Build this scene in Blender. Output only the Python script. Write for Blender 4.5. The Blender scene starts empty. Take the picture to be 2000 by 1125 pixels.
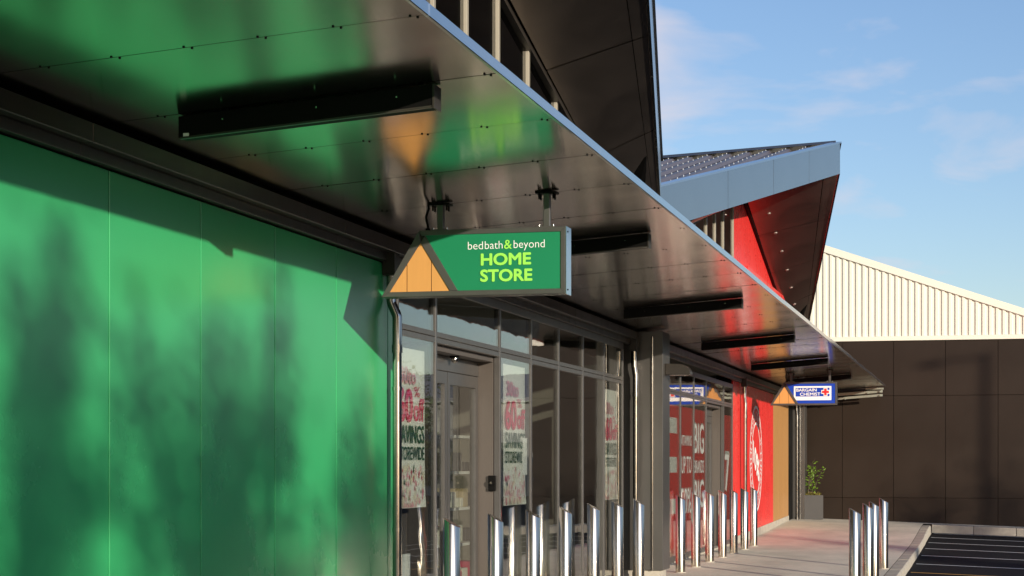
import bpy, bmesh, math, random
from mathutils import Vector, Matrix
R = random.Random(7)
S = bpy.context.scene
C = S.collection

# ---------------------------------------------------------------- camera
CAMX, CAMZ = 4.52, 1.513
cam_d = bpy.data.cameras.new('camera'); cam = bpy.data.objects.new('camera', cam_d); C.objects.link(cam)
cam.location = (CAMX, 0, CAMZ); cam.rotation_euler = (math.radians(90), 0, math.atan(915/3720))
cam_d.sensor_width = 36; cam_d.lens = 3720/2000*36; cam_d.shift_y = (906-562.5)/2000
cam_d.clip_start = .05; cam_d.clip_end = 2000
S.camera = cam

# ---------------------------------------------------------------- sky and sun
SUN = Vector((1, -.98, .265)).normalized()          # direction towards the sun
elev = math.asin(SUN.z)
W = bpy.data.worlds.new('World'); S.world = W; W.use_nodes = True
nt = W.node_tree; nt.nodes.clear()
def wn(t, **k):
    n = nt.nodes.new(t)
    for a, b in k.items(): setattr(n, a, b)
    return n
SKY = .098
out = wn('ShaderNodeOutputWorld'); bg = wn('ShaderNodeBackground'); bg.inputs[1].default_value = SKY
sky = wn('ShaderNodeTexSky', sky_type='NISHITA', sun_disc=False)
sky.sun_elevation = elev; sky.sun_rotation = math.atan2(SUN.x, SUN.y)
sky.air_density = 1.0; sky.dust_density = .3; sky.ozone_density = 2.2; sky.altitude = 20
tc = wn('ShaderNodeTexCoord')
sep = wn('ShaderNodeSeparateXYZ'); nt.links.new(tc.outputs['Generated'], sep.inputs[0])
addz = wn('ShaderNodeMath', operation='ADD'); nt.links.new(sep.outputs[2], addz.inputs[0]); addz.inputs[1].default_value = .22
dx = wn('ShaderNodeMath', operation='DIVIDE'); nt.links.new(sep.outputs[0], dx.inputs[0]); nt.links.new(addz.outputs[0], dx.inputs[1])
dy = wn('ShaderNodeMath', operation='DIVIDE'); nt.links.new(sep.outputs[1], dy.inputs[0]); nt.links.new(addz.outputs[0], dy.inputs[1])
cmb = wn('ShaderNodeCombineXYZ'); nt.links.new(dx.outputs[0], cmb.inputs[0]); nt.links.new(dy.outputs[0], cmb.inputs[1])
cmb.inputs[2].default_value = 0.4
nz = wn('ShaderNodeTexNoise'); nz.inputs['Scale'].default_value = 3.6; nz.inputs['Detail'].default_value = 5; nz.inputs['Roughness'].default_value = .52
nz.inputs['Distortion'].default_value = .35
nt.links.new(cmb.outputs[0], nz.inputs['Vector'])
ramp = wn('ShaderNodeValToRGB'); ramp.color_ramp.elements[0].position = .53; ramp.color_ramp.elements[1].position = .76
nt.links.new(nz.outputs['Fac'], ramp.inputs[0])
cm = wn('ShaderNodeMath', operation='MULTIPLY'); cm.inputs[1].default_value = .8; nt.links.new(ramp.outputs[0], cm.inputs[0])
tint = wn('ShaderNodeMixRGB', blend_type='MULTIPLY'); tint.inputs[0].default_value = 1; tint.inputs[2].default_value = (1.30, 1.30, 1.50, 1)
nt.links.new(sky.outputs[0], tint.inputs[1])
mx = wn('ShaderNodeMixRGB'); mx.inputs[2].default_value = (.63/SKY, .60/SKY, .66/SKY, 1)
nt.links.new(cm.outputs[0], mx.inputs[0]); nt.links.new(tint.outputs[0], mx.inputs[1])
nt.links.new(mx.outputs[0], bg.inputs[0]); nt.links.new(bg.outputs[0], out.inputs[0])

sun_d = bpy.data.lights.new('sun', 'SUN'); sun = bpy.data.objects.new('sun', sun_d); C.objects.link(sun)
sun_d.energy = 5.0; sun_d.angle = math.radians(.53); sun_d.color = (1, .90, .74)
sun.rotation_euler = SUN.to_track_quat('Z', 'Y').to_euler(); sun.location = (30, -30, 20)
S.view_settings.view_transform = 'Standard'; S.view_settings.look = 'None'
S.view_settings.exposure = 0.22; S.view_settings.gamma = 1.0; S.view_settings.use_curve_mapping = False
S.render.engine = 'CYCLES'
S.cycles.max_bounces = 8; S.cycles.transparent_max_bounces = 16; S.cycles.glossy_bounces = 5
S.cycles.sample_clamp_indirect = 6.0

# ---------------------------------------------------------------- materials
def mat(name, col, rough=.5, metal=0., spec=.5, var=.08, vscale=3., rvar=.0, bump=0., bscale=40., stretch=(1, 1, 1), coat=0., ior=1.5, aniso=0., fine=0.):
    m = bpy.data.materials.new(name); m.use_nodes = True
    t = m.node_tree; p = t.nodes['Principled BSDF']
    p.inputs['Base Color'].default_value = (*col, 1); p.inputs['Roughness'].default_value = rough
    p.inputs['Metallic'].default_value = metal; p.inputs['Specular IOR Level'].default_value = spec
    p.inputs['IOR'].default_value = ior; p.inputs['Anisotropic'].default_value = aniso
    if coat: p.inputs['Coat Weight'].default_value = coat; p.inputs['Coat Roughness'].default_value = .08
    co = t.nodes.new('ShaderNodeTexCoord'); mp = t.nodes.new('ShaderNodeMapping'); mp.inputs['Scale'].default_value = stretch
    t.links.new(co.outputs['Object'], mp.inputs[0])
    if var or rvar or fine:
        n = t.nodes.new('ShaderNodeTexNoise'); n.inputs['Scale'].default_value = vscale; n.inputs['Detail'].default_value = 6
        n.inputs['Roughness'].default_value = .62
        t.links.new(mp.outputs[0], n.inputs['Vector'])
        r = t.nodes.new('ShaderNodeMapRange'); t.links.new(n.outputs['Fac'], r.inputs[0])
        r.inputs[1].default_value = .25; r.inputs[2].default_value = .75; r.inputs[3].default_value = 1-var; r.inputs[4].default_value = 1+var
        v = t.nodes.new('ShaderNodeVectorMath'); v.operation = 'SCALE'; v.inputs[0].default_value = col
        sc = r.outputs[0]
        if fine:
            n2 = t.nodes.new('ShaderNodeTexNoise'); n2.inputs['Scale'].default_value = 130; n2.inputs['Detail'].default_value = 3
            t.links.new(mp.outputs[0], n2.inputs['Vector'])
            r3 = t.nodes.new('ShaderNodeMapRange'); t.links.new(n2.outputs['Fac'], r3.inputs[0])
            r3.inputs[1].default_value = .3; r3.inputs[2].default_value = .7; r3.inputs[3].default_value = 1-fine; r3.inputs[4].default_value = 1+fine
            mu = t.nodes.new('ShaderNodeMath'); mu.operation = 'MULTIPLY'
            t.links.new(r.outputs[0], mu.inputs[0]); t.links.new(r3.outputs[0], mu.inputs[1]); sc = mu.outputs[0]
        t.links.new(sc, v.inputs['Scale']); t.links.new(v.outputs[0], p.inputs['Base Color'])
        if rvar:
            r2 = t.nodes.new('ShaderNodeMapRange'); t.links.new(n.outputs['Fac'], r2.inputs[0])
            r2.inputs[1].default_value = .3; r2.inputs[2].default_value = .7; r2.inputs[3].default_value = max(.02, rough-rvar); r2.inputs[4].default_value = rough+rvar
            t.links.new(r2.outputs[0], p.inputs['Roughness'])
    if bump:
        n = t.nodes.new('ShaderNodeTexNoise'); n.inputs['Scale'].default_value = bscale; n.inputs['Detail'].default_value = 5
        t.links.new(mp.outputs[0], n.inputs['Vector'])
        b = t.nodes.new('ShaderNodeBump'); b.inputs['Strength'].default_value = bump; b.inputs['Distance'].default_value = .01
        t.links.new(n.outputs['Fac'], b.inputs['Height']); t.links.new(b.outputs[0], p.inputs['Normal'])
    return m

def glass_mat(name, tint, wave=.02, refl=1.0, ior=2.05):
    m = bpy.data.materials.new(name); m.use_nodes = True; t = m.node_tree; t.nodes.clear()
    o = t.nodes.new('ShaderNodeOutputMaterial'); tr = t.nodes.new('ShaderNodeBsdfTransparent'); tr.inputs[0].default_value = (*tint, 1)
    gl = t.nodes.new('ShaderNodeBsdfGlossy'); gl.inputs['Roughness'].default_value = 0.0; gl.inputs['Color'].default_value = (refl, refl, refl, 1)
    fr = t.nodes.new('ShaderNodeFresnel'); ge = t.nodes.new('ShaderNodeNewGeometry')
    mr = t.nodes.new('ShaderNodeMapRange'); t.links.new(ge.outputs['Backfacing'], mr.inputs[0]); mr.inputs[3].default_value = ior; mr.inputs[4].default_value = 1/ior
    t.links.new(mr.outputs[0], fr.inputs['IOR'])
    mix = t.nodes.new('ShaderNodeMixShader'); t.links.new(fr.outputs[0], mix.inputs[0]); t.links.new(tr.outputs[0], mix.inputs[1]); t.links.new(gl.outputs[0], mix.inputs[2])
    t.links.new(mix.outputs[0], o.inputs[0])
    co = t.nodes.new('ShaderNodeTexCoord'); n = t.nodes.new('ShaderNodeTexNoise'); n.inputs['Scale'].default_value = 2.2; n.inputs['Detail'].default_value = 2
    t.links.new(co.outputs['Object'], n.inputs['Vector'])
    b = t.nodes.new('ShaderNodeBump'); b.inputs['Strength'].default_value = wave; b.inputs['Distance'].default_value = .05
    t.links.new(n.outputs['Fac'], b.inputs['Height']); t.links.new(b.outputs[0], gl.inputs['Normal'])
    return m

M = {}
M['green']   = mat('green panel paint', (.035, .35, .125), .25, var=.05, vscale=.7, rvar=.04, bump=.03, bscale=1.1, fine=.03)
M['soffit']  = mat('bronze soffit sheet', (.46, .405, .36), .15, metal=1, var=.06, vscale=1.5, rvar=.03, bump=.10, bscale=1.6)
M['soffit2'] = mat('gable soffit sheet', (.50, .42, .37), .36, metal=1, var=.06, vscale=1.5, rvar=.03)
M['mullion'] = mat('clerestory mullion', (.30, .27, .215), .4, var=.05)
M['bronze']  = mat('dark bronze metal', (.032, .027, .023), .34, spec=.45, var=.08, vscale=4, rvar=.05)
M['trim']    = mat('canopy edge trim', (.55, .57, .60), .20, metal=1, var=.04, vscale=4)
M['black']   = mat('black steel', (.004, .0037, .0035), .6, spec=.1, var=.1)
M['frame']   = mat('shopfront frame', (.155, .145, .138), .34, metal=.65, var=.04, vscale=6, rvar=.04)
M['jamb']    = mat('reveal lining', (.085, .07, .06), .42, var=.04)
M['column']  = mat('column cladding', (.15, .14, .13), .34, metal=.72, var=.05, vscale=2, rvar=.04)
M['glass']   = glass_mat('shop glass', (.86, .88, .86))
M['darkglass'] = glass_mat('clerestory glass', (.22, .24, .22), .015)
M['steel']   = mat('brushed stainless', (.63, .56, .48), .19, metal=1, var=.06, vscale=5, rvar=.04, stretch=(1, 1, .12), bump=.015, bscale=9)
M['chrome']  = mat('polished downpipe', (.40, .375, .35), .16, metal=1, var=.05, vscale=6, rvar=.03)
M['galv']    = mat('galvanised steel', (.42, .43, .36), .42, metal=.7, var=.15, vscale=22)
M['red']     = mat('red panel paint', (.82, .040, .036), .28, var=.03, vscale=1, rvar=.03)
M['redfilm'] = mat('red window film', (.78, .05, .045), .35, var=.03)
M['tan']     = mat('timber look panel', (.44, .225, .075), .42, var=.07, vscale=2, stretch=(4, 4, .3), rvar=.04)
M['tansign'] = mat('sign timber colour', (.60, .29, .085), .45, var=.04, vscale=6, stretch=(6, 6, .4))
M['signgreen'] = mat('sign green', (.012, .205, .09), .35, var=.02)
M['lime']    = mat('lime lettering', (.33, .78, .10), .45, var=.0)
M['white']   = mat('white print', (.86, .86, .84), .5, var=.0)
M['blue']    = mat('sign blue', (.008, .05, .42), .35, var=.02)
M['crossred'] = mat('cross red', (.78, .025, .03), .4, var=0)
M['magenta'] = mat('magenta print', (.72, .02, .13), .5, var=.05)
M['dgreen']  = mat('dark green print', (.015, .09, .05), .5, var=.05)
M['pink']    = mat('pink petals', (.78, .36, .44), .5, var=.1)
M['pinkd']   = mat('crimson petals', (.52, .03, .10), .5, var=.1)
M['cream']   = mat('cream petals', (.82, .76, .62), .5, var=.1)
M['poster']  = mat('poster paper', (.83, .84, .80), .45, var=.03)
M['brown']   = mat('brown wall panel', (.022, .0135, .0085), .45, spec=.24, var=.10, vscale=.8, rvar=.06, bump=.04, bscale=2.)
M['cladding'] = mat('cream cladding', (.75, .70, .59), .45, var=.025, vscale=1.2, stretch=(1, 1, .3))
M['fascia']  = mat('gable fascia sheet', (.44, .455, .47), .26, metal=1, var=.03, vscale=1)
M['roof']    = mat('ribbed roof sheet', (.12, .105, .115), .42, metal=.2, var=.06, vscale=3)
M['screw']   = mat('roof screw', (.85, .85, .82), .3, metal=.4, var=0)
M['concrete'] = mat('footpath concrete', (.585, .535, .44), .82, spec=.35, var=.24, vscale=1.1, bump=.35, bscale=45, stretch=(1, .45, 1), fine=.16)
M['kerb']    = mat('kerb concrete', (.40, .36, .30), .85, spec=.3, var=.2, vscale=3, bump=.35, bscale=50, fine=.12)
M['asphalt'] = mat('asphalt', (.011, .0105, .0125), .9, spec=.1, var=.22, vscale=.9, bump=.6, bscale=90, fine=.35)
M['paint']   = mat('road paint white', (.72, .72, .72), .6, var=.14, vscale=14)
M['ypaint']  = mat('road paint amber', (.70, .36, .05), .6, var=.14, vscale=14)
M['planter'] = mat('grey planter', (.055, .05, .047), .4, var=.06)
M['leaf']    = mat('shrub leaf', (.16, .27, .03), .42, var=.3, vscale=9)
M['moss']    = mat('low moss plants', (.19, .16, .03), .8, var=.3, vscale=20)
M['treeleaf'] = mat('tree leaf', (.05, .09, .02), .5, var=.3, vscale=2)
M['bark']    = mat('bark', (.09, .065, .045), .9, var=.3, vscale=8, bump=.6, bscale=12)
M['soil']    = mat('soil', (.05, .035, .02), .95, var=.3, vscale=20, bump=.5)
M['shelf']   = mat('white shelf', (.75, .74, .70), .4, var=.03)
M['ceil']    = mat('store ceiling', (.30, .29, .27), .8, var=.04)
M['floor_in'] = mat('store floor', (.16, .14, .12), .35, var=.1)
M['wall_in'] = mat('store inner wall', (.22, .20, .17), .7, var=.08)
M['cardbox'] = mat('carton', (.45, .36, .22), .6, var=.1)
M['linen']   = mat('folded linen', (.62, .60, .52), .85, var=.12, vscale=12)
M['deep']    = mat('dark goods', (.05, .045, .045), .5, var=.2)
M['farwall'] = mat('far wall', (.20, .20, .19), .7, var=.08)
M['farroof'] = mat('far roof', (.14, .14, .16), .6, var=.06)
M['lamp']    = mat('lamp lens', (.25, .22, .20), .25, var=0)

# ---------------------------------------------------------------- helpers
WL = {}                                            # world location of every object (none but copies are rotated)
def tag(o, label=None, cat=None, group=None, kind=None):
    if label: o['label'] = label
    if cat: o['category'] = cat
    if group: o['group'] = group
    if kind: o['kind'] = kind
    return o
def empty(name, loc, label=None, cat=None, group=None):
    o = bpy.data.objects.new(name, None); C.objects.link(o); o.location = loc; o.empty_display_size = .2
    WL[o.name] = Vector(loc); return tag(o, label, cat, group)
def link_mesh(name, me, parent=None, loc=(0, 0, 0)):
    o = bpy.data.objects.new(name, me); C.objects.link(o); loc = Vector(loc); WL[o.name] = loc
    if parent is not None:
        o.parent = parent; o.location = loc-WL[parent.name]
    else: o.location = loc
    return o
class MB:
    def __init__(s): s.v = []; s.f = []; s.smooth = set()
    def add(s, vs, fs, smooth=False):
        b = len(s.v); s.v += [tuple(v) for v in vs]
        for f in fs:
            if smooth: s.smooth.add(len(s.f))
            s.f.append(tuple(i+b for i in f))
        return s
    def box(s, x0, x1, y0, y1, z0, z1):
        return s.add([(x0,y0,z0),(x1,y0,z0),(x1,y1,z0),(x0,y1,z0),(x0,y0,z1),(x1,y0,z1),(x1,y1,z1),(x0,y1,z1)],
                     [(3,2,1,0),(4,5,6,7),(0,1,5,4),(1,2,6,5),(2,3,7,6),(3,0,4,7)])
    def hexa(s, a, b):                              # two quads joined
        return s.add(list(a)+list(b), [(3,2,1,0),(4,5,6,7),(0,1,5,4),(1,2,6,5),(2,3,7,6),(3,0,4,7)])
    def prism(s, poly, d):                          # planar polygon extruded by the vector d
        n = len(poly); d = Vector(d); p = [Vector(q) for q in poly]
        return s.add(p+[q+d for q in p], [tuple(range(n-1,-1,-1)), tuple(range(n,2*n))]+[(i,(i+1)%n,(i+1)%n+n,i+n) for i in range(n)])
    def tube(s, pts, rad, n=12, cap=True):
        pts = [Vector(p) for p in pts]; rad = rad if isinstance(rad, (list, tuple)) else [rad]*len(pts)
        ring = []; up = None
        for i, p in enumerate(pts):
            d = (pts[min(i+1, len(pts)-1)]-pts[max(i-1, 0)]).normalized()
            a = d.orthogonal().normalized() if up is None else (up-d*up.dot(d)).normalized()
            up = a; b = d.cross(a)
            ring.append([p+(a*math.cos(k*2*math.pi/n)+b*math.sin(k*2*math.pi/n))*rad[i] for k in range(n)])
        vs = [q for r in ring for q in r]
        fs = [(i*n+k, i*n+(k+1)%n, (i+1)*n+(k+1)%n, (i+1)*n+k) for i in range(len(pts)-1) for k in range(n)]
        s.add(vs, fs, True)
        if cap: s.add(ring[0], [tuple(range(n-1,-1,-1))]); s.add(ring[-1], [tuple(range(n))])
        return s
    def mesh(s, name, m, bevel=0., seg=1):
        me = bpy.data.meshes.new(name); c = s.center()
        me.from_pydata([tuple(Vector(v)-c) for v in s.v], [], s.f); me.materials.append(M[m] if isinstance(m, str) else m)
        for i in s.smooth: me.polygons[i].use_smooth = True
        bm = bmesh.new(); bm.from_mesh(me)
        bmesh.ops.recalc_face_normals(bm, faces=bm.faces)
        if bevel: bmesh.ops.bevel(bm, geom=list(bm.edges), offset=bevel, segments=seg, affect='EDGES', profile=.5, clamp_overlap=True)
        bm.to_mesh(me); bm.free()
        return me, c
    def center(s):
        xs = [[v[i] for v in s.v] for i in range(3)]
        return Vector([(min(a)+max(a))/2 for a in xs])
    def build(s, name, m, parent=None, bevel=0., seg=1):
        me, c = s.mesh(name, m, bevel, seg); return link_mesh(name, me, parent, c)
def box(name, m, parent, x0, x1, y0, y1, z0, z1, bevel=0.): return MB().box(x0, x1, y0, y1, z0, z1).build(name, m, parent, bevel)

def text_part(name, txt, m, parent, org, right, up, w, h, weight=0., depth=.003, shear=0.):
    """flat print: glyph outlines filled as a thin mesh, fitted to width w and height h from the lower left corner org"""
    cu = bpy.data.curves.new('t', 'FONT'); cu.body = txt; cu.size = 1; cu.offset = weight; cu.resolution_u = 4
    ob = bpy.data.objects.new('t', cu); C.objects.link(ob)
    cu.offset = min(0, weight)
    me = bpy.data.meshes.new_from_object(ob)
    vs = [Vector(v.co) for v in me.vertices]; fs = [tuple(p.vertices) for p in me.polygons]
    if weight > 0:
        v0 = list(vs); f0 = list(fs); k = 0
        for ax, ay in ((1, 0), (-1, 0), (0, 1), (0, -1), (.7, .7), (-.7, .7), (.7, -.7), (-.7, -.7)):
            k += 1; b = len(vs); vs += [v+Vector((ax*weight, ay*weight, k)) for v in v0]; fs += [tuple(q+b for q in f) for f in f0]
    x0 = min(v.x for v in vs); x1 = max(v.x for v in vs); y0 = min(v.y for v in vs); y1 = max(v.y for v in vs)
    right = Vector(right); up = Vector(up); n = right.cross(up).normalized(); org = Vector(org)
    c = org+right*w/2+up*h/2; out = []
    for q in vs:
        a = (q.x-x0)/(x1-x0)*w; b = (q.y-y0)/(y1-y0)*h
        out.append(org+right*(a+shear*b)+up*b+n*(depth+.0002*q.z)-c)
    bpy.data.meshes.remove(me); me = bpy.data.meshes.new(name); me.from_pydata([tuple(v) for v in out], [], fs)
    me.materials.append(M[m])
    bpy.data.objects.remove(ob); bpy.data.curves.remove(cu)
    return link_mesh(name, me, parent, c)

def sm(t): t = max(0, min(1, t)); return t*t*(3-2*t)
def rise(Y): return .15*sm((Y-38)/10)
def path_z(X, Y): return -.035*max(X, -.3)+rise(Y)
def asph_z(X, Y): return -.25-.035*max(0, min(X-3.3, 7))+.085*sm((Y-36)/12)*(1-sm((X-10)/20))
def grid(name, m, xs, ys, zf, thick=None):
    mb = MB(); nx = len(xs)
    vs = [(x, y, zf(x, y)) for y in ys for x in xs]
    mb.add(vs, [(j*nx+i, j*nx+i+1, (j+1)*nx+i+1, (j+1)*nx+i) for j in range(len(ys)-1) for i in range(nx-1)], True)
    me = bpy.data.meshes.new(name); me.from_pydata(mb.v, [], mb.f); me.materials.append(M[m])
    for p in me.polygons: p.use_smooth = True
    return tag(link_mesh(name, me), kind='structure')
def fr(a, b, n): return [a+(b-a)*i/n for i in range(n+1)]

# ---------------------------------------------------------------- ground
ys = [-400, -100, -30]+fr(-5, 52, 57)+[70, 120, 250, 700]
asphalt = grid('car_park', 'asphalt', [-400, -100, -30, -6, 0, 3]+fr(3.4, 12, 9)+[20, 40, 100, 400], ys, asph_z)
path = grid('footpath', 'concrete', [-.32, 0, .5, 1, 1.6, 2.3, 3.155], fr(-6, 48.9, 55), path_z)
path2 = grid('footpath', 'concrete', [3.155, 3.3, 4, 5, 6, 7.4], [47.86, 48.2, 48.9], path_z)
# control joints cut in the path are drawn as narrow dark sheets
joints = empty('kerb', (3.26, 20, 0)); joints['kind'] = 'structure'
for i in range(54):
    y0 = -6+i*1.0; y1 = y0+1.0
    zt = lambda y: path_z(3.2, y)+R.uniform(-.003, .003)
    a, b = zt(y0), zt(y1)
    x0 = 3.162; x1 = 3.36+R.uniform(-.004, .004); g = .004
    mb = MB()
    prof = lambda y, z: [(x0, y, z-.34), (x1+.015, y, z-.34), (x1, y, z-.025), (x1-.025, y, z), (x0, y, z)]
    A = prof(y0+g, a); B = prof(y1-g, b)
    mb.add(A+B, [(4,3,2,1,0), (5,6,7,8,9)]+[(k, (k+1) % 5, (k+1) % 5+5, k+5) for k in range(5)])
    if y1 <= 47.9: mb.build('kerb_stone', 'kerb', joints)
fk = empty('kerb', (5, 47.75, 0)); fk['kind'] = 'structure'
for i in range(4):
    x0 = 3.36+i*1.0; x1 = x0+.992
    z0 = path_z(x0, 47.7); z1 = path_z(x1, 47.7)
    MB().hexa([(x0,47.62,z0-.34),(x1,47.62,z1-.34),(x1,47.855,z1-.34),(x0,47.855,z0-.34)], [(x0,47.64,z0-.004),(x1,47.64,z1-.004),(x1,47.855,z1-.004),(x0,47.855,z0-.004)]).build('kerb_stone', 'kerb', fk, .012)
for i, y in enumerate((47.1, 44.8, 42.45, 40.05, 37.4, 34.3, 31.6)):
    xs = fr(3.42, 8.6, 8); h = .055
    mb = MB(); vs = []
    for x in xs: vs += [(x, y-h, asph_z(x, y-h)+.006), (x, y+h, asph_z(x, y+h)+.006)]
    mb.add(vs, [(2*k, 2*k+2, 2*k+3, 2*k+1) for k in range(8)])
    o = mb.build('parking_line', 'ypaint' if i == 6 else 'paint', asphalt)
    if i == 6: o['label'] = 'amber painted bay line'

# ---------------------------------------------------------------- canopy
SZ = lambda X: 3.28+.075*X                           # soffit height
XE = 2.205
canopy = empty('canopy', (1.1, 24, 3.36), 'long dark bronze walkway canopy with glossy panelled underside along the shops', 'canopy')
YJ = 7.87; SP = 1.2665
Y0c, Y1c = YJ-SP*8, YJ+SP*32
riv = MB()
for k in range(-8, 32):
    y0 = YJ+k*SP; y1 = y0+SP; g = .007
    amp = .0015 if y0 < 20 else .004
    d = [R.uniform(-amp, amp) for _ in range(4)]
    MB().hexa([(-.2,y0+g,SZ(-.2)+d[0]),(XE-.012,y0+g,SZ(XE)+d[1]),(XE-.012,y1-g,SZ(XE)+d[2]),(-.2,y1-g,SZ(-.2)+d[3])],
              [(-.2,y0+g,SZ(-.2)+.02),(XE-.012,y0+g,SZ(XE)+.02),(XE-.012,y1-g,SZ(XE)+.02),(-.2,y1-g,SZ(-.2)+.02)]).build('soffit_panel', 'soffit', canopy)
    for j in range(7):
        X = .055+.349*j
        for dyy, dxx in ((-.018, -.012), (.018, .012)):
            cx, cy = X+dxx, y0+dyy; z = SZ(cx)-.005
            ring = [(cx+.0062*math.cos(a*math.pi/3), cy+.0062*math.sin(a*math.pi/3), z) for a in range(6)]
            riv.add(ring+[(p[0], p[1], z+.012) for p in ring], [(0,1,2,3,4,5)]+[(a, (a+1) % 6, (a+1) % 6+6, a+6) for a in range(6)])
tag(riv.build('rivets', 'black', canopy), kind='stuff')
box('backing_deck', 'black', canopy, -.2, XE-.015, Y0c, Y1c, SZ(XE)+.021, SZ(XE)+.05)
MB().hexa([(-.2,Y0c,SZ(-.2)+.022),(XE-.02,Y0c,SZ(XE)+.0205),(XE-.02,Y1c,SZ(XE)+.0205),(-.2,Y1c,SZ(-.2)+.022)],
          [(-.2,Y0c,SZ(-.2)+.1),(XE-.02,Y0c,SZ(XE)+.0208),(XE-.02,Y1c,SZ(XE)+.0208),(-.2,Y1c,SZ(-.2)+.1)]).build('deck_wedge', 'black', canopy)
for k in range(-9, 33, 3):                            # edge trim in lengths of three panels
    y0 = max(Y0c, YJ+k*SP); y1 = min(Y1c, YJ+(k+3)*SP)
    e0 = R.uniform(-.006, .006) if y0 > 20 else 0; e1 = R.uniform(-.006, .006) if y1 > 20 else 0
    MB().hexa([(XE-.01,y0+.003,SZ(XE)-.006+e0),(XE+.012,y0+.003,SZ(XE)-.006+e0),(XE+.012,y1-.003,SZ(XE)-.006+e1),(XE-.01,y1-.003,SZ(XE)-.006+e1)],
              [(XE-.01,y0+.003,SZ(XE)+.052+e0),(XE+.012,y0+.003,SZ(XE)+.052+e0),(XE+.012,y1-.003,SZ(XE)+.052+e1),(XE-.01,y1-.003,SZ(XE)+.052+e1)]).build('edge_trim', 'trim', canopy, .003)
for i in range(-1, 6):                                # downstand boxes below the soffit
    y = 9.155+6.3325*i; x0, x1 = .49, 1.864; h = .118
    b = MB().hexa([(x0,y,SZ(x0)-h),(x1,y,SZ(x1)-h),(x1,y+.11,SZ(x1)-h),(x0,y+.11,SZ(x0)-h)],
                  [(x0,y,SZ(x0)-.006),(x1,y,SZ(x1)-.006),(x1,y+.11,SZ(x1)-.006),(x0,y+.11,SZ(x0)-.006)]).build('downstand_box', 'black', canopy, .003)
    MB().hexa([(x0+.01,y-.004,SZ(x0)-h-.006),(x1-.01,y-.004,SZ(x1)-h-.006),(x1-.01,y+.02,SZ(x1)-h-.006),(x0+.01,y+.02,SZ(x0)-h-.006)],
              [(x0+.01,y-.004,SZ(x0)-h+.004),(x1-.01,y-.004,SZ(x1)-h+.004),(x1-.01,y+.02,SZ(x1)-h+.004),(x0+.01,y+.02,SZ(x0)-h+.004)]).build('bottom_lip', 'bronze', b)
    box('end_plate', 'bronze', b, x1-.004, x1+.006, y-.006, y+.116, SZ(x1)-h-.008, SZ(x1)-.008)
    for q in (.18, .55, .86):
        xx = x0+(x1-x0)*q; MB().tube([(xx, y-.006, SZ(xx)-.05), (xx, y+.004, SZ(xx)-.05)], .005, 6).build('screw', 'chrome', b)
    if i == 0: box('rating_label', 'white', b, .52, .55, y-.006, y-.001, SZ(.5)-h+.006, SZ(.5)-h+.022)
# bare galvanised end frame
for zz, r in ((3.30, .035), (3.20, .03)):
    MB().hexa([(.9,Y1c-.30,zz-r-.07),(2.16,Y1c-.30,zz-r+.02),(2.16,Y1c-.24,zz-r+.02),(.9,Y1c-.24,zz-r-.07)],
              [(.9,Y1c-.30,zz+r-.07),(2.16,Y1c-.30,zz+r+.02),(2.16,Y1c-.24,zz+r+.02),(.9,Y1c-.24,zz+r-.07)]).build('end_purlin', 'galv', canopy, .004)
box('end_rail', 'galv', canopy, 1.75, 2.19, Y1c-.42, Y1c-.36, 3.355, 3.40, .004)
for x, z in ((1.25, 3.13), (1.8, 3.27), (2.1, 3.31), (2.1, 3.21)):
    MB().tube([(x, Y1c-.36, z), (x, Y1c-.29, z)], .018, 6).build('bolt', 'galv', canopy)

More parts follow.
